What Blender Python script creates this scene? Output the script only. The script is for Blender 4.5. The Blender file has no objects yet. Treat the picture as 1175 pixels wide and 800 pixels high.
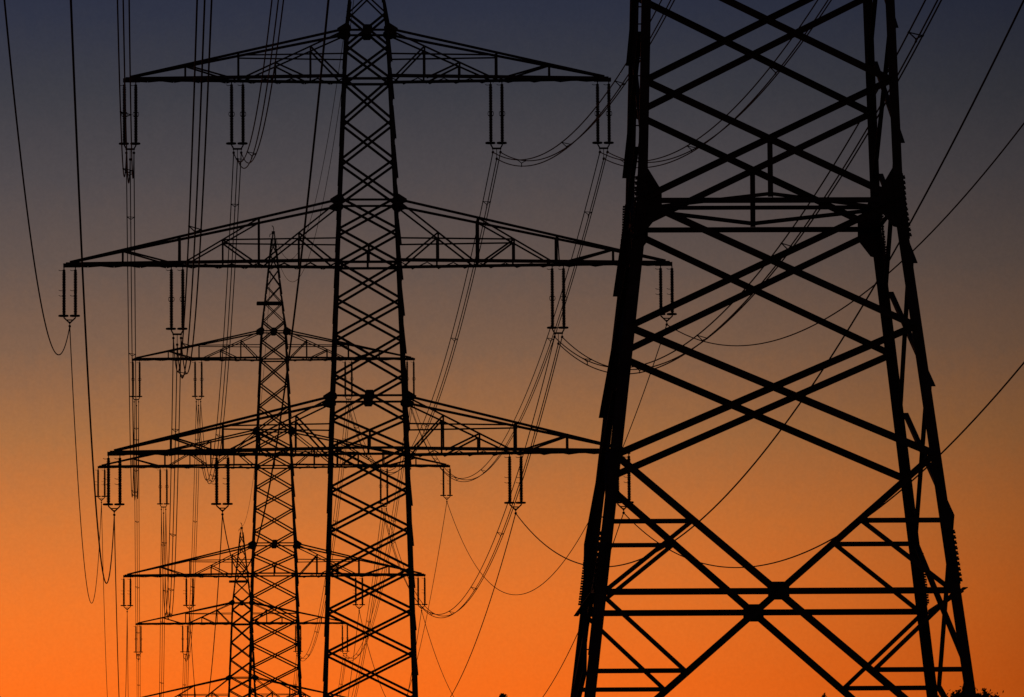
import bpy, math, random
from mathutils import Vector, Matrix

C = bpy.context.scene.collection
SC = bpy.context.scene
R = math.radians

# ---------------------------------------------------------------- camera
F_PX, W_PX = 7900.0, 1175.0
PITCH = math.atan((1182 - 400) / F_PX)
ROLL = R(0.4)
cam_d = bpy.data.cameras.new('camera')
cam_d.sensor_width = 36
cam_d.sensor_fit = 'HORIZONTAL'
cam_d.lens = 36 * F_PX / W_PX
cam_d.clip_start = 0.5
cam_d.clip_end = 60000
cam = bpy.data.objects.new('camera', cam_d)
cam.matrix_world = Matrix.Rotation(R(90) + PITCH, 4, 'X') @ Matrix.Rotation(-ROLL, 4, 'Z')
C.objects.link(cam)
SC.camera = cam


def srgb(r, g, b):
    f = lambda c: (c / 255 / 12.92) if c / 255 <= 0.04045 else ((c / 255 + 0.055) / 1.055) ** 2.4
    return (f(r), f(g), f(b), 1.0)


# ---------------------------------------------------------------- sky: dusk glow by direction + a very weak Nishita sky
SUN_EL, SUN_AZ = R(1.0), R(-14.0)          # azimuth clockwise from +Y
world = bpy.data.worlds.new('World')
SC.world = world
world.use_nodes = True
nt = world.node_tree
nt.nodes.clear()
N = nt.nodes.new
L = nt.links.new


def math_node(op, a, b=None):
    m = N('ShaderNodeMath')
    m.operation = op
    for i, v in enumerate((a, b)):
        if v is None:
            continue
        if isinstance(v, (int, float)):
            m.inputs[i].default_value = v
        else:
            L(v, m.inputs[i])
    return m.outputs[0]


tc = N('ShaderNodeTexCoord')
nrm = N('ShaderNodeVectorMath'); nrm.operation = 'NORMALIZE'
L(tc.outputs['Generated'], nrm.inputs[0])
sep = N('ShaderNodeSeparateXYZ')
L(nrm.outputs[0], sep.inputs[0])
# thin uneven air: a faint mottling that shifts the elevation a little
nz = N('ShaderNodeTexNoise'); nz.inputs['Scale'].default_value = 500; nz.inputs['Detail'].default_value = 5
nz.inputs['Roughness'].default_value = 0.75
L(nrm.outputs[0], nz.inputs['Vector'])
jit = math_node('MULTIPLY', math_node('SUBTRACT', nz.outputs['Fac'], 0.5), 0.006)
elev = math_node('ADD', sep.outputs['Z'], jit)
Z0, Z1 = -0.05, 0.45
pos = math_node('DIVIDE', math_node('SUBTRACT', elev, Z0), Z1 - Z0)
ramp = N('ShaderNodeValToRGB')
ramp.color_ramp.interpolation = 'LINEAR'


def y2z(y):                                  # photo row -> sine of elevation
    t = (1182 - y) / F_PX
    return t / math.sqrt(1 + t * t)


SKY = [(1182, (255, 112, 30)), (900, (254, 112, 28)), (790, (244, 108, 28)), (700, (232, 114, 39)), (600, (203, 114, 52)),
       (500, (163, 107, 64)), (400, (124, 93, 73)), (300, (96, 81, 75)), (200, (75, 70, 73)),
       (100, (57, 58, 66)), (0, (42, 47, 64)), (-250, (25, 31, 52)), (-1200, (12, 16, 34))]
els = ramp.color_ramp.elements
stops = [((y2z(y) - Z0) / (Z1 - Z0), c) for y, c in SKY]
stops = [(0.0, (20, 14, 12)), (stops[0][0] - 0.004, (40, 22, 14))] + stops
els[0].position, els[0].color = stops[0][0], srgb(*stops[0][1])
els[1].position, els[1].color = stops[-1][0], srgb(*stops[-1][1])
for p_, c_ in stops[1:-1]:
    e_ = els.new(p_)
    e_.color = srgb(*c_)
L(pos, ramp.inputs[0])
# the glow is strongest towards the set sun, left of the picture
az = math_node('ARCTAN2', sep.outputs['X'], sep.outputs['Y'])
azr = N('ShaderNodeValToRGB')
azr.color_ramp.interpolation = 'LINEAR'
AZ = [(-3.14, .10), (-1.2, .16), (-.55, .6), (-.25, 1.14), (-.074, 1.11), (-.03, 1.04), (.0, 1.0), (.03, .89), (.05, .72), (.062, .60), (.076, .45), (.12, .38), (.5, .25), (1.2, .12), (3.14, .10)]
ea = azr.color_ramp.elements
q = lambda a: (a + math.pi) / (2 * math.pi)
ea[0].position, ea[0].color = 0, (AZ[0][1] / 1.2,) * 3 + (1,)
ea[1].position, ea[1].color = 1, (AZ[-1][1] / 1.2,) * 3 + (1,)
for a_, v_ in AZ[1:-1]:
    e_ = ea.new(q(a_))
    e_.color = (v_ / 1.2,) * 3 + (1,)
L(math_node('DIVIDE', math_node('ADD', az, math.pi), 2 * math.pi), azr.inputs[0])
fac = math_node('MULTIPLY', azr.outputs[0], 1.2)
# higher up the sky is more even all round
kk = N('ShaderNodeMapRange')
kk.inputs['From Min'].default_value, kk.inputs['From Max'].default_value = .05, .105
kk.inputs['To Min'].default_value, kk.inputs['To Max'].default_value = 1.0, .66
L(elev, kk.inputs['Value'])
fac = math_node('ADD', 1.0, math_node('MULTIPLY', math_node('SUBTRACT', fac, 1.0), kk.outputs[0]))
nz2 = N('ShaderNodeTexNoise'); nz2.inputs['Scale'].default_value = 2200; nz2.inputs['Detail'].default_value = 2
L(nrm.outputs[0], nz2.inputs['Vector'])
fac = math_node('MULTIPLY', fac, math_node('ADD', 1.0, math_node('MULTIPLY', math_node('SUBTRACT', nz2.outputs['Fac'], 0.5), 0.14)))
vm = N('ShaderNodeVectorMath'); vm.operation = 'SCALE'
L(ramp.outputs[0], vm.inputs[0]); L(fac, vm.inputs['Scale'])
bg1 = N('ShaderNodeBackground'); L(vm.outputs[0], bg1.inputs[0]); bg1.inputs[1].default_value = 1.0
sky = N('ShaderNodeTexSky'); sky.sky_type = 'NISHITA'; sky.sun_disc = False
sky.sun_elevation = SUN_EL; sky.sun_rotation = SUN_AZ; sky.dust_density = 4
bg2 = N('ShaderNodeBackground'); L(sky.outputs[0], bg2.inputs[0]); bg2.inputs[1].default_value = 0.0005
add = N('ShaderNodeAddShader'); L(bg1.outputs[0], add.inputs[0]); L(bg2.outputs[0], add.inputs[1])
out = N('ShaderNodeOutputWorld'); L(add.outputs[0], out.inputs[0])

sun_d = bpy.data.lights.new('sun', 'SUN')
sun_d.energy = 0.01
sun_d.angle = R(0.5)
sun_d.color = (1.0, 0.55, 0.3)
sun = bpy.data.objects.new('sun', sun_d)
sdir = Vector((math.sin(SUN_AZ) * math.cos(SUN_EL), math.cos(SUN_AZ) * math.cos(SUN_EL), math.sin(SUN_EL)))
sun.rotation_euler = sdir.to_track_quat('Z', 'Y').to_euler()
C.objects.link(sun)

SC.view_settings.view_transform = 'Standard'
SC.view_settings.look = 'None'
SC.view_settings.exposure = 0
SC.view_settings.gamma = 1
SC.view_settings.use_curve_mapping = False
SC.cycles.max_bounces = 3
SC.cycles.filter_width = 1.5
SC.cycles.sample_clamp_direct = 1.2
SC.cycles.use_adaptive_sampling = False


# ---------------------------------------------------------------- materials
def material(name, col, rough=0.6, metal=0.0, var=0.25, scale=4.0, bump=0.0):
    m = bpy.data.materials.new(name)
    m.use_nodes = True
    t = m.node_tree
    b = t.nodes['Principled BSDF']
    b.inputs['Roughness'].default_value = rough
    b.inputs['Metallic'].default_value = metal
    b.inputs['Specular IOR Level'].default_value = .05
    tcn = t.nodes.new('ShaderNodeTexCoord')
    n = t.nodes.new('ShaderNodeTexNoise')
    n.inputs['Scale'].default_value = scale
    n.inputs['Detail'].default_value = 6
    t.links.new(tcn.outputs['Object'], n.inputs['Vector'])
    r = t.nodes.new('ShaderNodeValToRGB')
    lo, hi = 1 - var, 1 + var
    r.color_ramp.elements[0].color = (col[0] * lo, col[1] * lo, col[2] * lo, 1)
    r.color_ramp.elements[1].color = (col[0] * hi, col[1] * hi, col[2] * hi, 1)
    r.color_ramp.elements[0].position = .3
    r.color_ramp.elements[1].position = .7
    t.links.new(n.outputs['Fac'], r.inputs[0])
    t.links.new(r.outputs[0], b.inputs['Base Color'])
    if bump:
        bp = t.nodes.new('ShaderNodeBump')
        bp.inputs['Strength'].default_value = bump
        t.links.new(n.outputs['Fac'], bp.inputs['Height'])
        t.links.new(bp.outputs[0], b.inputs['Normal'])
    return m


STEEL = material('painted_steel', (.075, .085, .08), .75, 0.0, .3, 3.0)
PLATE = material('steel_plate', (.07, .078, .075), .75, 0.0, .3, 5.0)
WIRE = material('stranded_aluminium', (.09, .09, .09), .8, 0.0, .2, 40)
CERAMIC = material('brown_glazed_insulator', (.06, .03, .022), .6, 0, .2, 20)
CONCRETE = material('concrete', (.3, .29, .27), .9, 0, .2, 6, .3)
GRASS = material('meadow', (.05, .075, .03), .95, 0, .4, .15, .4)
LEAF = material('leaves', (.045, .065, .028), .8, 0, .4, 1.5)
NEEDLE = material('needles', (.03, .05, .03), .85, 0, .4, 2.0)
BARK = material('bark', (.07, .055, .042), .95, 0, .3, 8, .5)


# ---------------------------------------------------------------- mesh helpers
class MB:
    def __init__(self):
        self.v, self.f = [], []

    def add(self, vs, fs):
        o = len(self.v)
        self.v += [tuple(p) for p in vs]
        self.f += [tuple(i + o for i in f) for f in fs]

    def prism(self, prof, p, q_, bx, by):
        """profile (list of 2-D points) swept from p to q_ along axes bx, by"""
        n = len(prof)
        vs = [p + bx * a + by * b for a, b in prof] + [q_ + bx * a + by * b for a, b in prof]
        fs = [(i, (i + 1) % n, n + (i + 1) % n, n + i) for i in range(n)]
        fs += [tuple(range(n))[::-1], tuple(range(n, 2 * n))]
        self.add(vs, fs)

    def angle(self, p, q_, w, t, n, flip=1):
        """rolled steel angle: one flange lies in the face, centred on the line, the other stands out along n"""
        p, q_ = Vector(p), Vector(q_)
        a = (q_ - p).normalized()
        n = Vector(n)
        n = (n - a * n.dot(a)).normalized()
        b = a.cross(n) * flip
        h = w / 2
        self.prism([(-h, 0), (h, 0), (h, t), (-h + t, t), (-h + t, w), (-h, w)], p, q_, b, n)

    def box(self, c, s, ax=(1, 0, 0), up=(0, 0, 1)):
        c = Vector(c)
        x = Vector(ax).normalized()
        z = Vector(up)
        z = (z - x * z.dot(x)).normalized()
        y = z.cross(x)
        hx, hy, hz = s[0] / 2, s[1] / 2, s[2] / 2
        self.prism([(-hy, -hz), (hy, -hz), (hy, hz), (-hy, hz)], c - x * hx, c + x * hx, y, z)

    def plate(self, pts, n, t):
        """flat plate: outline pts, thickened by t along n"""
        n = Vector(n).normalized() * t
        k = len(pts)
        vs = [Vector(p) for p in pts] + [Vector(p) + n for p in pts]
        fs = [tuple(range(k))[::-1], tuple(range(k, 2 * k))] + [(i, (i + 1) % k, k + (i + 1) % k, k + i) for i in range(k)]
        self.add(vs, fs)

    def tube(self, pts, r, seg=6):
        pts = [Vector(p) for p in pts]
        o = len(self.v)
        for i, p in enumerate(pts):
            a = (pts[min(i + 1, len(pts) - 1)] - pts[max(i - 1, 0)]).normalized()
            u = a.cross(Vector((0, 0, 1)))
            if u.length < 1e-4:
                u = Vector((1, 0, 0))
            u.normalize()
            v = u.cross(a)
            rr = r[i] if isinstance(r, (list, tuple)) else r
            for k in range(seg):
                th = 2 * math.pi * k / seg
                self.v.append(tuple(p + (u * math.cos(th) + v * math.sin(th)) * rr))
        for i in range(len(pts) - 1):
            for k in range(seg):
                k2 = (k + 1) % seg
                self.f.append((o + i * seg + k, o + i * seg + k2, o + (i + 1) * seg + k2, o + (i + 1) * seg + k))
        self.f.append(tuple(o + k for k in range(seg))[::-1])
        e = o + (len(pts) - 1) * seg
        self.f.append(tuple(e + k for k in range(seg)))

    def lathe(self, prof, base, seg=12):
        base = Vector(base)
        o = len(self.v)
        for r, z in prof:
            for k in range(seg):
                th = 2 * math.pi * k / seg
                self.v.append(tuple(base + Vector((r * math.cos(th), r * math.sin(th), z))))
        for i in range(len(prof) - 1):
            for k in range(seg):
                k2 = (k + 1) % seg
                self.f.append((o + i * seg + k, o + i * seg + k2, o + (i + 1) * seg + k2, o + (i + 1) * seg + k))
        self.f.append(tuple(o + k for k in range(seg))[::-1])
        e = o + (len(prof) - 1) * seg
        self.f.append(tuple(e + k for k in range(seg)))

    def build(self, name, mat, parent=None, smooth=False):
        me = bpy.data.meshes.new(name)
        me.from_pydata(self.v, [], self.f)
        if smooth:
            for p in me.polygons:
                p.use_smooth = True
        me.materials.append(mat)
        me.update()
        o = bpy.data.objects.new(name, me)
        C.objects.link(o)
        if parent:
            o.parent = parent
        return o


def tag(o, label=None, cat=None, group=None, kind=None):
    if label:
        o['label'] = label
    if cat:
        o['category'] = cat
    if group:
        o['group'] = group
    if kind:
        o['kind'] = kind
    return o


def empty(name, loc, rz=0):
    o = bpy.data.objects.new(name, None)
    o.empty_display_size = .5
    o.location = loc
    o.rotation_euler = (0, 0, rz)
    C.objects.link(o)
    return o


def copy_tree(o, kids, parent=None):
    c = o.copy()
    C.objects.link(c)
    if parent:
        c.parent = parent
    for ch in kids.get(o.name, ()):
        copy_tree(ch, kids, c)
    return c


def kid_map():
    k = {}
    for o in bpy.data.objects:
        if o.parent:
            k.setdefault(o.parent.name, []).append(o)
    return k


# ---------------------------------------------------------------- ground: one sheet, gently rolling
GP = [(-3000, -8), (-200, -3), (0, -1.7), (60, 1.0), (131, 4.2), (240, 3.6), (360, 3.7), (480, 8), (624, 14.7), (730, 9), (832, 3.8), (1000, -4), (1600, -20), (4000, -40), (30000, -40)]


def ground_z(x, y):
    for (a, za), (b, zb) in zip(GP, GP[1:]):
        if y <= b:
            t = max(0, (y - a) / (b - a))
            t = t * t * (3 - 2 * t)
            return za + (zb - za) * t
    return GP[-1][1]


g = MB()
ys = [-3000, -1500, -700, -300, -150] + [-80 + 10 * i for i in range(120)] + [1150, 1250, 1400, 1600, 2000, 2600, 3500, 5000, 8000, 14000, 30000]
xs = [-20000, -8000, -3000, -1200, -600, -300] + [-200 + 10 * i for i in range(41)] + [300, 600, 1200, 3000, 8000, 20000]
for y in ys:
    for x in xs:
        w = math.sin(x * .021 + y * .013) * .35 + math.sin(x * .05 - y * .037) * .15
        g.v.append((x, y, ground_z(x, y) + w * min(1, abs(x) / 40)))
nx = len(xs)
for j in range(len(ys) - 1):
    for i in range(nx - 1):
        g.f.append((j * nx + i, j * nx + i + 1, (j + 1) * nx + i + 1, (j + 1) * nx + i))
tag(g.build('ground', GRASS, smooth=True), 'dark rolling meadow under the power line', 'ground', kind='structure')

# ---------------------------------------------------------------- the lattice pylon (heights h from its waist, base at -11.2)
HB = 11.2
XC = -7.42                               # level of the big lower cross
HALF = [(-11.2, 3.85), (0, 2.50), (4.5, 2.32), (15.2, 2.06), (25.0, 1.68), (34.75, 1.26), (37.4, 1.12), (40.0, .80), (46.4, .10)]


def half(h):
    for (a, wa), (b, wb) in zip(HALF, HALF[1:]):
        if h <= b:
            return wa + (wb - wa) * (h - a) / (b - a)
    return HALF[-1][1]


FACES = [((1, 0, 0), (0, -1, 0)), ((1, 0, 0), (0, 1, 0)), ((0, 1, 0), (-1, 0, 0)), ((0, 1, 0), (1, 0, 0))]


def fpt(face, u, h, off=0.0):
    """point on a tower face: u along the face (fraction of half width), off outwards"""
    e, n = Vector(face[0]), Vector(face[1])
    w = half(h)
    return e * (u * w) + n * (w + off) + Vector((0, 0, h + HB))


def fpa(face, s, h, off=0.0):
    e, n = Vector(face[0]), Vector(face[1])
    return e * s + n * (half(h) + off) + Vector((0, 0, h + HB))


NODES_F = [2.28, 4.55, 6.75, 8.9, 11.05, 13.15, 15.25, 16.95, 19.05, 21.15, 23.05, 25.0, 26.75, 28.4, 30.45, 32.55, 34.75, 36.5, 38.25, 39.95, 41.5, 43.0, 44.4, 45.6]
NODES_S = [1.05, 3.25, 5.6, 7.8, 10.0, 12.1, 14.2, 16.1, 18.0, 20.1, 22.1, 24.0, 25.9, 27.6, 29.4, 31.5, 33.6, 35.6, 37.4, 39.1, 40.7, 42.2, 43.7, 45.0, 45.9]
SECTIONS = [4.4, 15.4, 25.1, 34.9, 39.9, 47]


def make_pylon():
    root = empty('lattice_pylon', (0, 0, 0))
    # legs
    hs = [-11.0, 0.0, 15.25, 25.0, 34.75, 37.4, 46.4]
    ws = [.205, .175, .17, .15, .13, .09]
    for sx in (-1, 1):
        for sy in (-1, 1):
            m = MB()
            for i in range(6):
                a, b = hs[i], hs[i + 1]
                w = ws[i]
                t = .022
                pa = Vector((sx * half(a), sy * half(a), a + HB))
                pb = Vector((sx * half(b), sy * half(b), b + HB))
                bx, by = Vector((-sx, 0, 0)), Vector((0, -sy, 0))
                prof = [(0, 0), (w, 0), (w, t), (t, t), (t, w), (0, w)]
                if sx * sy < 0:
                    prof = prof[::-1]
                m.prism(prof, pa, pb, bx, by)
            leg = m.build('leg', STEEL, root)
            # bolted splices
            for h0, h1 in ((-.75, .5), (-7.3, -6.25), (14.0, 14.9), (24.0, 24.7), (33.9, 34.5)):
                k = MB()
                wv = .19 if h0 < 1 else .15
                for ax in (0, 1):
                    outn = Vector((sx, 0, 0)) if ax == 0 else Vector((0, sy, 0))
                    inn = Vector((0, -sy, 0)) if ax == 0 else Vector((-sx, 0, 0))

                    def cp(h, d, o):
                        return Vector((sx * half(h), sy * half(h), h + HB)) + inn * d + outn * o
                    k.plate([cp(h0, .012, .003), cp(h0, wv, .003), cp(h1, wv, .003), cp(h1, .012, .003)], outn, .014)
                    nb = int((h1 - h0) / .1)
                    for j in range(nb):
                        h = h0 + .06 + j * .1
                        for d in (.055, .135):
                            k.box(cp(h + (0.04 if d > .1 else 0), d, .036), (.05, .038, .038), outn)
                k.build('splice_plate', PLATE, leg)
            # climbing pegs on their rail up one leg
            if sx < 0 and sy < 0:
                k = MB()
                h = -8.5
                j = 0
                rail = [Vector((sx * half(q_), sy * half(q_), q_ + HB)) + Vector((-.006, .03, 0)) for q_ in (-8.6, 0, 4.5, 15.2, 25, 34.75, 37.4, 40, 44)]
                k.tube(rail, .014, 5)
                while h < 44:
                    o = Vector((sx * half(h), sy * half(h), h + HB))
                    k.box(o + Vector((-.055, .03, 0)), (.12, .022, .022))
                    h += .33 if h > 2 else .62
                    j += 1
                k.build('climbing_pegs', PLATE, leg)
            # concrete footing
            m = MB()
            fx, fy = sx * half(-11.2), sy * half(-11.2)
            m.lathe([(.42, -.9), (.40, .1), (.33, .19)], (fx, fy, 0), 16)
            m.build('footing', CONCRETE, root)

    # body bracing. lowest part: every brace is a part; above: one lattice per face and section
    def xpanel(face, h0, h1, w, sink):
        """two crossing angles between levels h0 < h1; one outside the leg flange, one inside"""
        n = Vector(face[1])
        o1 = -1 if n.x < -.5 else 1
        if abs(n.x) > .5 and h0 == -8.9:
            o1 = -o1
        for s, off, fl in ((o1, .004, 1), (-o1, -.03, -1)):
            u = .965
            p = fpt(face, -s * u, h0, off)
            q_ = fpt(face, s * u, h1, off)
            sink(p, q_, w, n * fl, s)

    for fi, face in enumerate(FACES):
        front = fi < 2
        nodes = NODES_F if front else NODES_S
        lowpanels = [(-10.6, -4.85), (-4.85, -2.42), (-2.42, -.02), (.02, nodes[0]), (nodes[0], nodes[1])] if front else \
            [(-10.9, -8.9), (-8.9, -6.05), (-6.05, -3.6), (-3.6, -1.25), (-1.25, nodes[0]), (nodes[0], nodes[1])]

        def as_part(p, q_, w, n, s):
            m = MB()
            m.angle(p, q_, w, .014, n, s)
            m.build('diagonal_brace', STEEL, root)
        for h0, h1 in lowpanels:
            xpanel(face, h0, h1, (.12 if h0 > -3 else .13) if front else .088, as_part)
        for si in range(len(SECTIONS) - 1):
            m = MB()
            for a, b in zip(nodes[1:], nodes[2:]):
                c = (a + b) / 2
                if SECTIONS[si] <= c < SECTIONS[si + 1]:
                    w = (.125 if front else .09) if c < 39 else .08
                    xpanel(face, a, b, w, lambda p, q_, w_, n, s: m.angle(p, q_, w_, .012, n, s))
            n = Vector(face[1])
            for hc, bh in ((15.2, 17.95), (25.0, 28.3), (34.75, 37.35)):
                if SECTIONS[si] <= hc < SECTIONS[si + 1]:
                    m.angle(fpt(face, -.95, hc, -.06), fpt(face, .95, hc, -.06), .13, .014, -n)
                if SECTIONS[si] <= bh < SECTIONS[si + 1]:
                    m.angle(fpt(face, -.95, bh, -.06), fpt(face, .95, bh, -.06), .11, .014, -n)
                if front and hc < 30 and SECTIONS[si] <= hc + .1 < SECTIONS[si + 1]:
                    m.angle(fpa(face, 0, hc, -.05), fpa(face, 0, hc + .95, -.05), .12, .012, -n)
                if front and hc != 25.0 and SECTIONS[si] <= bh < SECTIONS[si + 1]:
                    zz = bh + .02
                    m.plate([fpa(face, x, zz + z, -.02) for x, z in ((-.17, -.27), (.17, -.27), (.25, -.16), (.25, .16), (.17, .27), (-.17, .27), (-.25, .16), (-.25, -.16))], -n, .015)
            if m.v:
                m.build('lattice_panel', STEEL, root)
        n = Vector(face[1])
        if front:
            # waist and the tie through the big lower cross
            for h, w in ((0.0, .095), (XC, .115)):
                m = MB()
                m.angle(fpt(face, -.97, h, -.05), fpt(face, .97, h, -.05), w, .014, -n)
                m.build('horizontal_brace', STEEL, root)
            m = MB()
            hx, hz = .20, .17
            m.plate([fpa(face, x, XC + z, .02) for x, z in ((-hx, -hz * .8), (-hx * .8, -hz), (hx * .8, -hz), (hx, -hz * .8), (hx, hz * .8), (hx * .8, hz), (-hx * .8, hz), (-hx, hz * .8))], n, .02)
            for i in range(3):
                for j in range(3):
                    m.box(fpa(face, (i - 1) * .12, XC + (j - 1) * .1, .048), (.03, .03, .03), n)
            m.build('gusset_plate', PLATE, root)
            m = MB()
            m.angle(fpa(face, 0, .06, -.05), fpa(face, 0, 1.15, -.05), .10, .012, -n)
            m.build('hanger_strut', STEEL, root)
            # stiffeners round the big cross
            for s in (-1, 1):
                for h, ht in ((-6.1, -4.85), (-8.9, -10.6)):
                    xa = half(ht) * (h - XC) / (ht - XC) * s
                    m = MB()
                    m.angle(fpa(face, xa, h, -.05), fpt(face, s * .965, h, -.05), .09, .012, -n)
                    m.build('horizontal_brace', STEEL, root)
                    hl = -7.42 if h > -7 else -7.50
                    m = MB()
                    m.angle(fpa(face, xa, h, -.07), fpt(face, s * .955, hl, -.07), .085, .012, -n)
                    m.build('stiffener', STEEL, root)
                # big gusset at the waist
                m = MB()
                wl = half(0)
                pts = [(wl - .02, .62), (wl - .2, .6), (wl - .45, .18), (wl - .45, -.2), (wl - .2, -.52), (wl - .02, -.56)]
                m.plate([fpa(face, s * x, z, -.028) for x, z in pts], -n, .018)
                m.build('gusset_plate', PLATE, root)
        else:
            m = MB()
            m.angle(fpt(face, -.97, 0, -.05), fpt(face, .97, 0, -.05), .09, .014, -n)
            m.build('horizontal_brace', STEEL, root)
            m = MB()
            m.angle(fpt(face, -1.03, XC, .03), fpt(face, 1.03, XC, .03), .09, .014, n)
            m.build('horizontal_brace', STEEL, root)
    # flat diamond frame in the waist
    w0 = half(0) - .06
    for a, b in (((0, -w0), (w0, 0)), ((w0, 0), (0, w0)), ((0, w0), (-w0, 0)), ((-w0, 0), (0, -w0))):
        m = MB()
        m.angle(Vector((a[0], a[1], HB + .09)), Vector((b[0], b[1], HB + .09)), .07, .012, (0, 0, 1))
        m.build('waist_tie', STEEL, root)
    m = MB()
    m.angle(Vector((-w0, 0, HB + .11)), Vector((w0, 0, HB + .11)), .08, .012, (0, 0, 1))
    m.build('waist_tie', STEEL, root)

    # cross-arms
    for hc, ht, Ln, spec in ((34.8, 37.4, 12.87, 'top'), (25.0, 28.3, 16.02, 'mid'), (15.07, 17.9, 13.72, 'low')):
        wb, wt = half(hc), half(ht)
        for s in (-1, 1):
            def bot(x, f):
                t = (x - wb) / (Ln - .15 - wb)
                return Vector((s * x, f * (wb + (.09 - wb) * t), hc + HB))

            def top(x, f):
                t = (x - wt) / (Ln - .35 - wt)
                return Vector((s * x, f * (wt + (.08 - wt) * t), ht + (hc + .18 - ht) * t + HB))
            m = MB()
            for f in (-1, 1):
                m.angle(bot(wb, f), bot(Ln - .15, f), .17, .014, (0, 0, 1), f * s)
            # plan lacing and end block
            nb_ = int(Ln * 1.25)
            xs_ = [wb + (Ln - .6 - wb) * i / nb_ for i in range(nb_ + 1)]
            for i in range(nb_):
                f = 1 if i % 2 else -1
                m.angle(bot(xs_[i], f) + Vector((0, 0, -.012)), bot(xs_[i + 1], -f) + Vector((0, 0, -.012)), .06, .01, (0, 0, -1))
            m.box(Vector((s * (Ln - .45), 0, hc + HB + .02)), (.9, .24, .2))
            arm = m.build('crossarm', STEEL, root)
            for f in (-1, 1):
                m = MB()
                m.angle(top(wt, f), top(Ln - .35, f), .14, .014, (0, f, .2), f * s)
                m.build('upper_chord', STEEL, arm)
                m = MB()

                def web(a, b, w=.095):
                    m.angle(a + Vector((0, -f * .02, 0)), b + Vector((0, -f * .02, 0)), w, .01, (0, -f, 0))

                def lerp(a, b, x):
                    return a + (b - a) * ((x - abs(a.x)) / (abs(b.x) - abs(a.x)))
                c0 = top(wt, f) + Vector((0, 0, -.05))
                if spec != 'mid':
                    xi, x1, x2, xo = (6.8, 3.0, 4.85, 9.6) if spec == 'top' else (7.67, 3.85, 5.75, 10.4)
                    d = bot(xi - .1, f)
                    web(c0, d, .09)
                    m1, m2 = lerp(c0, d, x1), lerp(c0, d, x2)
                    web(m1, bot(wb + .1, f)); web(m1, bot(x1, f)); web(bot(x1 + .1, f), m2); web(m2, bot(x2, f))
                    web(bot(xi, f), top(xi, f), .12)
                    hz = top(xi, f).z - .12
                    web(Vector((s * half(hz - HB), f * half(hz - HB), hz)), Vector((s * xi, top(xi, f).y, hz)), .08)
                    web(bot(xi + .15, f), top(xo, f)); web(top(xo, f), bot(xo, f))
                else:
                    xa, x1, xb, x2, xo = 5.75, 3.65, 9.9, 7.65, 12.9
                    d = bot(xa - .12, f)
                    web(c0, d, .09)
                    m1 = lerp(c0, d, x1)
                    web(m1, bot(wb + .1, f)); web(m1, bot(x1, f))
                    web(bot(xa, f), top(xa, f), .12)
                    ta = top(xa, f)
                    d2 = bot(xb - .1, f)
                    web(ta, d2, .085)
                    m2 = lerp(ta, d2, x2)
                    web(bot(xa + .15, f), m2); web(m2, bot(x2, f))
                    hz = m2.z
                    web(Vector((s * half(hz - HB), f * half(hz - HB), hz)), m2, .08)
                    web(bot(xb, f), top(xb, f), .11)
                    web(bot(xb + .15, f), top(xo, f)); web(top(xo, f), bot(xo, f))
                # struts from front to back, once
                if f > 0:
                    for x in ([6.8, 9.6] if spec == 'top' else [7.67, 10.4] if spec == 'low' else [5.75, 10.0, 12.9]):
                        m.angle(bot(x, -1), bot(x, 1), .08, .01, (0, 0, 1))
                        m.angle(top(x, -1), top(x, 1), .07, .01, (0, 0, 1))
                        m.angle(bot(x, -1), top(x, 1), .06, .01, (1, 0, 0))
                m.build('web_lattice', STEEL, arm)
                # knee gusset where the upper chord leaves the leg
                m = MB()
                zc = ht + HB
                pts = [(wt - .26, .09), (wt - .12, .27), (wt + .06, .29), (wt + .48, .02), (wt + .46, -.16), (wt + .1, -.27), (wt - .12, -.27), (wt - .26, -.1)]
                m.plate([Vector((s * x, f * (half(ht) + .012), zc + z)) for x, z in pts], (0, f, 0), .016)
                m.build('gusset_plate', PLATE, arm)
    # work platform and earth wire bracket at the peak
    m = MB()
    m.box((-.33, 0, 39.95 + HB), (2.45, .9, .16))
    for sy in (-1, 1):
        m.box((-.33, sy * .78, 39.95 + HB), (2.4, .1, .2))
    m.build('platform', STEEL, root)
    m = MB()
    m.box((0, 0, 46.45 + HB), (.3, .3, .22))
    m.tube([(0, 0, 46.4 + HB), (.04, 0, 46.75 + HB), (-.02, 0, 47.0 + HB), (-.14, 0, 47.08 + HB)], .045)
    m.tube([(-.03, 0, 46.35 + HB), (-.3, 0, 46.3 + HB), (-.34, 0, 46.05 + HB)], .04)
    m.build('earth_wire_bracket', STEEL, root)
    return root


#            x       y    waist z  yaw
PYLONS = [(4.80, 131.0, 15.5, .034, 'huge nearest pylon at the right, only its wide legs and waist in view'),
          (-7.53, 360.0, 15.1, .040, 'tall pylon left of centre showing all three full crossarms'),
          (-21.70, 624.0, 26.1, .054, 'second smaller pylon, pointed peak in view, left behind the tall central one'),
          (-32.90, 832.0, 14.3, .054, 'farthest and smallest pylon, low at the left behind the second one')]
proto = make_pylon()
kids = kid_map()
for i, (x, y, zw, yaw, lab) in enumerate(PYLONS):
    o = proto if i == 0 else copy_tree(proto, kids)
    o.location = (x, y, zw - HB)
    o.rotation_euler = (0, 0, yaw)
    tag(o, lab, 'pylon', 'pylons along the power line')


def tower_pt(i, x, h, dy=0.0):
    X, Y, zw, yaw, _ = PYLONS[i]
    c, s = math.cos(yaw), math.sin(yaw)
    return Vector((X + x * c - dy * s, Y + x * s + dy * c, zw + h))


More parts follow.
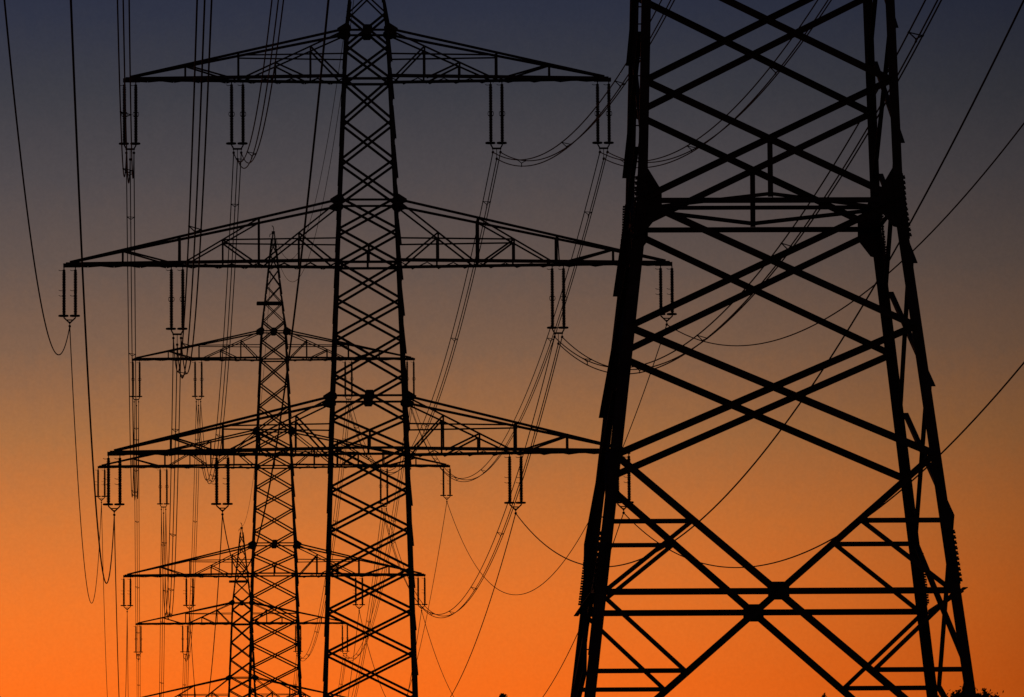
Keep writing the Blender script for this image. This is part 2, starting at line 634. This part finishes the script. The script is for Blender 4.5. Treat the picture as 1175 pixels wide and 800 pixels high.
# ---------------------------------------------------------------- insulator strings (hang from z = 0 at the arm)
def rod_profile(z0, z1, r_core, r_shed, pitch):
    pr = [(r_core, z0)]
    z = z0 - .03
    while z > z1 + .05:
        pr += [(r_core, z), (r_shed, z - pitch * .55), (r_shed * .97, z - pitch * .68), (r_core, z - pitch * .75)]
        z -= pitch
    pr.append((r_core, z1))
    return pr[::-1]


def make_insulator(kind):
    root = empty('insulator_string', (0, 0, 0))
    bundle = kind == 'bundle'
    zb = -3.25 if bundle else -2.55
    dx = .30
    for s in (-1, 1):
        x = s * dx
        m = MB()
        zm = zb * .52
        m.lathe(rod_profile(-.22, zm + .07, .07, .105, .085), (x, 0, 0), 10)
        m.lathe(rod_profile(zm - .07, zb + .08, .07, .105, .085), (x, 0, 0), 10)
        rod = m.build('insulator_rod', CERAMIC, root)
        for pr in ([(.03, -.25), (.075, -.24), (.075, -.12), (.03, -.10), (.03, .04)],
                   [(.06, zm - .085), (.085, zm - .06), (.085, zm + .06), (.06, zm + .085)],
                   [(.025, zb - .06), (.07, zb), (.07, zb + .1)]):
            k = MB()
            k.lathe(pr, (x, 0, 0), 8)
            k.build('end_fitting', PLATE, rod)
        k = MB()
        k.tube([(x - .02, 0, -.16), (x - .2, 0, -.17), (x - .28, 0, -.13)], .018)
        k.build('arcing_horn', PLATE, rod)
        if bundle:
            k = MB()
            for dz in (-.1, .1):
                k.tube([(x + .13 * math.cos(t), .13 * math.sin(t), zm + dz) for t in [2 * math.pi * i / 12 for i in range(13)]], .016)
            k.tube([(x + .13, 0, zm + .1), (x + .15, 0, zm), (x + .13, 0, zm - .1)], .016)
            k.tube([(x - .13, 0, zm + .1), (x - .15, 0, zm), (x - .13, 0, zm - .1)], .016)
            k.build('arcing_ring', PLATE, rod)
        else:
            for dz in (.1, -.18):
                k = MB()
                k.tube([(x + .02, 0, zm + dz), (x - .2, 0, zm + dz), (x - .28, 0, zm + dz + .04)], .016)
                k.build('arcing_horn', PLATE, rod)
        k = MB()
        rr = .23
        ring = [(x + rr * math.cos(t) - .03, rr * math.sin(t), zb) for t in [2 * math.pi * i / 16 for i in range(17)]]
        k.tube(ring, .05)
        k.box((x - .03, 0, zb), (.46, .05, .05))
        k.build('corona_ring', PLATE, rod)
    m = MB()
    if bundle:
        zy = zb - .3
        for s in (-1, 1):
            m.tube([(s * dx, 0, zb), (s * dx, 0, zb - .1), (s * .2, 0, zy + .02)], .042)
        m.plate([(-.25, -.012, zy - .04), (.25, -.012, zy - .04), (.25, -.012, zy + .03), (.17, -.012, zy + .06), (-.17, -.012, zy + .06), (-.25, -.012, zy + .03)], (0, 1, 0), .024)
        m.build('yoke_plate', PLATE, root)
        for x, z in ((-.2, -3.74), (.2, -3.74), (0, -4.09)):
            k = MB()
            k.tube([(x, 0, zy - .03), (x, 0, z + .04)], .018)
            k.tube([(x, -.2, z + .02), (x, -.1, z), (x, .1, z), (x, .2, z + .02)], [.035, .07, .07, .035], 8)
            k.build('suspension_clamp', PLATE, root)
    else:
        zy = zb - .24
        for s in (-1, 1):
            m.tube([(s * dx, 0, zb), (s * dx, 0, zb - .1), (s * .03, 0, zy - .12)], .042)
        m.tube([(-.2, 0, zy + .02), (.2, 0, zy + .02)], .032)
        m.plate([(-.07, -.012, zy - .06), (.07, -.012, zy - .06), (.03, -.012, zy - .2), (-.03, -.012, zy - .2)], (0, 1, 0), .024)
        m.build('yoke_plate', PLATE, root)
        k = MB()
        k.tube([(0, 0, zy - .19), (0, 0, -3.1)], .02)
        k.tube([(0, -.2, -3.08), (0, -.1, -3.1), (0, .1, -3.1), (0, .2, -3.08)], [.035, .07, .07, .035], 8)
        k.build('suspension_clamp', PLATE, root)
    return root


PHASES = {  # key: (x along arm, arm level, kind, words, far-span sag)
    'tLo': (-12.5, 34.8, 'bundle', 'left tip of the top crossarm', 13.0),
    'tLi': (-6.86, 34.8, 'bundle', 'left middle of the top crossarm', 11.7),
    'tRi': (6.80, 34.8, 'bundle', 'right middle of the top crossarm', 11.0),
    'tRo': (12.45, 34.8, 'bundle', 'right tip of the top crossarm', 11.6),
    'mLo': (-15.68, 25.0, 'single', 'left tip of the widest crossarm', 11.7),
    'mLi': (-10.05, 25.0, 'bundle', 'left middle of the widest crossarm', 12.0),
    'mRi': (9.98, 25.0, 'bundle', 'right middle of the widest crossarm', 12.0),
    'mRo': (15.70, 25.0, 'single', 'right tip of the widest crossarm', 11.2),
    'lLo': (-13.36, 15.07, 'single', 'left tip of the lowest crossarm', 12.5),
    'lLi': (-7.70, 15.07, 'single', 'left middle of the lowest crossarm', 10.5),
    'lRi': (7.67, 15.07, 'single', 'right middle of the lowest crossarm', 10.9),
    'lRo': (13.34, 15.07, 'single', 'right tip of the lowest crossarm', 11.3),
}
# where the near spans end at the nearest pylon (small offsets from its regular arm positions) and their sag
NEAR = {'tLo': (-.1, -1.2, 10.6), 'tLi': (-.4, .25, 9.6), 'tRi': (.4, -.1, 9.3), 'tRo': (-.4, -1.8, 9.05), 'mLo': (0, -4.2, 8.2), 'mLi': (-.2, -.8, 9.5),
        'mRi': (.35, -.9, 9.3), 'mRo': (.8, 0, 9.0), 'lLo': (-.2, -1.2, 9.3), 'lLi': (0, -.5, 9.0), 'lRi': (.75, -.3, 8.9), 'lRo': (.95, -.2, 9.0)}
TOWN = {1: 'of the tall central pylon', 2: 'of the smaller second pylon', 3: 'of the farthest pylon'}
ins = {'bundle': make_insulator('bundle'), 'single': make_insulator('single')}
kids = kid_map()
used = set()
for ti, keys in ((1, PHASES), (2, PHASES), (3, ('tLo', 'tLi', 'tRi', 'tRo'))):
    for key in keys:
        x, hc, kind, words, _ = PHASES[key]
        o = ins[kind] if kind not in used else copy_tree(ins[kind], kids)
        used.add(kind)
        p = tower_pt(ti, x, hc - .09)
        o.location = p
        o.rotation_euler = (0, 0, PYLONS[ti][3])
        tag(o, 'double insulator at ' + words.replace('crossarm', 'arm') + ' ' + TOWN[ti], 'insulator', 'insulator strings under the crossarms')

# ---------------------------------------------------------------- conductors
RW = .027


def sag_pt(a, b, sag, t):
    p = a + (b - a) * t
    p.z -= 4 * sag * t * (1 - t)
    return p


def span(kind, a, b, sag, label, group, nsp=6, rw=RW):
    n = 90
    line = [sag_pt(a, b, sag, i / n) for i in range(n + 1)]
    d = (b - a); d.z = 0; d.normalize()
    sx = Vector((d.y, -d.x, 0))
    if sx.x < 0:
        sx = -sx
    if kind == 'single':
        m = MB()
        m.tube([p - line[0] for p in line], rw)
        o = m.build('power_line', WIRE, smooth=True)
        o.location = line[0]
        return tag(o, label, 'power line', group)
    root = empty('conductor_bundle', line[0])
    offs = [sx * -.2 + Vector((0, 0, .16)), sx * .2 + Vector((0, 0, .16)), Vector((0, 0, -.19))]
    for k, o_ in enumerate(offs):
        m = MB()
        # the three strands never sag quite alike
        e = (.0, .12, -.1)[k]
        m.tube([p - line[0] + o_ + Vector((0, 0, -e * 4 * (i / n) * (1 - i / n))) for i, p in enumerate(line)], rw)
        m.build('wire', WIRE, root, True)
    for j in range(nsp):
        t = (j + .45 + .16 * math.sin(j * 7.1 + sag * 9)) / nsp
        c = sag_pt(a, b, sag, t) - line[0]
        k = MB()
        es = [0, .12, -.1]
        q3 = [c + offs[i] + Vector((0, 0, -es[i] * 4 * t * (1 - t))) for i in range(3)]
        mid = (q3[0] + q3[1]) / 2 + Vector((0, 0, -.14))
        k.tube([q3[0], mid], .022); k.tube([q3[1], mid], .022); k.tube([mid, q3[2]], .022)
        k.tube([q3[0], q3[1]], .02)
        for p in q3:
            k.tube([p - d * .07, p + d * .07], .036)
        k.build('spacer', PLATE, root)
    return tag(root, label, 'power line', group)


def att(ti, key):
    x, hc, kind, _, _ = PHASES[key]
    return tower_pt(ti, x, hc - .09 - (3.9 if kind == 'bundle' else 3.1))


for key, (x, hc, kind, words, sg) in PHASES.items():
    what = 'triple wire bundle' if kind == 'bundle' else 'single wire'
    w2 = words.replace('crossarm', 'arm')
    ox, oz, ns = NEAR[key]
    a, b = att(1, key), att(0, key) + Vector((ox + .11, 0, oz))
    span(kind, a, b, ns, what + ' forward from ' + w2 + ' of the central pylon', 'near wire spans', 6)
    span(kind, att(1, key), att(2, key), sg, what + ' back from ' + w2 + ' of the central pylon', 'middle wire spans', 7)
    span(kind, att(2, key), att(3, key), 7.4, what + ' back from ' + w2 + ' of the second pylon', 'far wire spans', 6)
for key in ('tLo', 'tLi', 'tRi', 'tRo'):
    a = att(3, key)
    b = a + Vector((-11.7, 217, -2))
    span('bundle', a, b, 8, 'triple wire bundle running back from ' + PHASES[key][3].replace('crossarm', 'arm') + ' of the farthest pylon', 'farthest wire spans', 6)
# earth wires from peak to peak
span('single', tower_pt(1, 0, 46.9), tower_pt(2, .05, 46.6), 9.8, 'thin earth wire sagging to the tip of the second pylon', 'earth wires', rw=.018)
span('single', tower_pt(1, .2, 46.6), tower_pt(2, -.1, 46.2), 11.6, 'lower thin earth wire dipping below the tip of the second pylon', 'earth wires', rw=.018)
span('single', tower_pt(2, 0, 46.6), tower_pt(3, 0, 46.6), 6.5, 'thin earth wire running down to the tip of the farthest pylon', 'earth wires', rw=.018)

# ---------------------------------------------------------------- trees whose tops just reach into the picture
def px(x, y, D):
    a, b = x - 587.5, y - 400.0
    c, s = math.cos(ROLL), math.sin(ROLL)
    u, w = a * c - b * s, a * s + b * c
    t = -w / F_PX
    Z = D * (math.sin(PITCH) + t * math.cos(PITCH)) / (math.cos(PITCH) - t * math.sin(PITCH))
    return Vector((u * (D * math.cos(PITCH) + Z * math.sin(PITCH)) / F_PX, D, Z))


def leaf(m, p, size, rnd):
    a = Vector((rnd.gauss(0, 1), rnd.gauss(0, 1), rnd.gauss(0, 1))).normalized()
    b = a.orthogonal().normalized() * size * .5
    m.add([p - a * size, p + b, p + a * size, p - b], [(0, 1, 2, 3)])


def broadleaf(top, rx, seed, label, hump):
    rnd = random.Random(seed)
    gz = ground_z(top.x, top.y)
    H = top.z - gz
    root = empty('leafy_tree', (top.x, top.y, gz))
    tr = MB()
    tr.tube([(0, 0, -.3), (.03, 0, H * .25), (-.02, .03, H * .55), (.04, 0, H * .8)], [.17, .13, .08, .03], 9)
    m = MB()
    for i in range(34):
        th = rnd.uniform(0, 6.283)
        z0 = H * rnd.uniform(.25, .7)
        ln = rx * rnd.uniform(.6, 1.0) * (1.0 if z0 < H * .6 else .7)
        st = Vector((0, 0, z0))
        e = st + Vector((math.cos(th) * ln, math.sin(th) * ln, H * rnd.uniform(.12, .28)))
        e.z = min(e.z, H - .25 - hump * (abs(e.x) / rx))
        tr.tube([st, (st + e) / 2 + Vector((0, 0, .12)), e], [.05, .03, .012], 5)
        for c in range(5):
            cc = st.lerp(e, rnd.uniform(.5, 1.05)) + Vector((rnd.gauss(0, .2), rnd.gauss(0, .2), rnd.gauss(0, .12)))
            cr = rnd.uniform(.16, .36)
            for k in range(60):
                d = Vector((rnd.gauss(0, 1), rnd.gauss(0, 1), rnd.gauss(0, 1))) * cr * .55
                q_ = cc + d
                if q_.z < H:
                    leaf(m, q_, rnd.uniform(.035, .075), rnd)
    # dense outer leafage of the crown
    for i in range(5200):
        a_, r_ = rnd.uniform(0, 6.283), math.sqrt(rnd.random())
        lump = .16 * math.sin(a_ * 3 + seed) + .1 * math.sin(a_ * 7 + r_ * 5)
        zt = H - .16 - hump * r_ ** 2 * 1.3 - .9 * max(0, r_ - .75) + lump * r_
        dz = abs(rnd.gauss(0, .45))
        leaf(m, Vector((math.cos(a_) * r_ * rx * .8, math.sin(a_) * r_ * rx * .8, zt - .1 - dz)), rnd.uniform(.04, .08), rnd)
    # upright leader shoots
    for i in range(26):
        bx = rnd.uniform(-rx * .62, rx * .62)
        by = rnd.uniform(-rx * .5, rx * .5)
        zt = H - hump * abs(bx) / rx - rnd.uniform(0, .3)
        tr.tube([(bx * .8, by * .8, zt - 1.1), (bx, by, zt - .08)], [.018, .006], 4)
        for k in range(120):
            t = rnd.random()
            r_ = .05 + .2 * (1 - t)
            leaf(m, Vector((bx + rnd.gauss(0, r_ * .5), by + rnd.gauss(0, r_ * .5), zt - .95 * (1 - t))), rnd.uniform(.035, .07), rnd)
    tr.build('trunk', BARK, root)
    m.build('crown', LEAF, root)
    tag(root, label, 'tree', 'trees beyond the pylon')


def conifer(top, seed, label, spread=.22):
    rnd = random.Random(seed)
    gz = ground_z(top.x, top.y)
    H = top.z - gz
    root = empty('conifer_tree', (top.x, top.y, gz))
    tr = MB()
    tr.tube([(0, 0, -.3), (0, 0, H * .5), (0, 0, H)], [.16, .09, .012], 8)
    m = MB()
    z = .8
    while z < H - .05:
        rad = spread * (H - z) * rnd.uniform(.75, 1.1) * .9 + .03
        for k in range(6):
            th = rnd.uniform(0, 6.283)
            e = Vector((math.cos(th) * rad, math.sin(th) * rad, z + rad * .15))
            tr.tube([(0, 0, z), e], [.02, .006], 4)
            for j in range(int(14 + 40 * rad)):
                t = rnd.uniform(.1, 1)
                p = Vector((0, 0, z)).lerp(e, t) + Vector((rnd.gauss(0, .05), rnd.gauss(0, .05), rnd.gauss(0, .04)))
                leaf(m, p, rnd.uniform(.04, .09), rnd)
        z += .19
    for j in range(60):
        leaf(m, Vector((rnd.gauss(0, .025), rnd.gauss(0, .025), H - rnd.random() * .4)), .05, rnd)
    tr.build('trunk', BARK, root)
    m.build('crown', NEEDLE, root)
    tag(root, label, 'tree', 'trees beyond the pylon')


broadleaf(px(1106, 785, 190), .8, 3, 'bushy treetop behind the right leg of the nearest pylon, left of two', .55)
broadleaf(px(1131, 788.5, 196), .75, 8, 'bushy treetop just right of the right leg of the nearest pylon', .55)
broadleaf(px(1180, 796, 205), .9, 5, 'treetop at the far right edge of the picture', .6)
conifer(px(577, 796, 230), 4, 'dark spire of a young conifer, alone at the bottom between the pylons')
conifer(px(946, 795, 225), 6, 'conifer tip seen through the legs of the nearest pylon')
broadleaf(px(1000, 798.5, 215), .9, 9, 'low treetop just left of the right legs of the nearest pylon', .7)
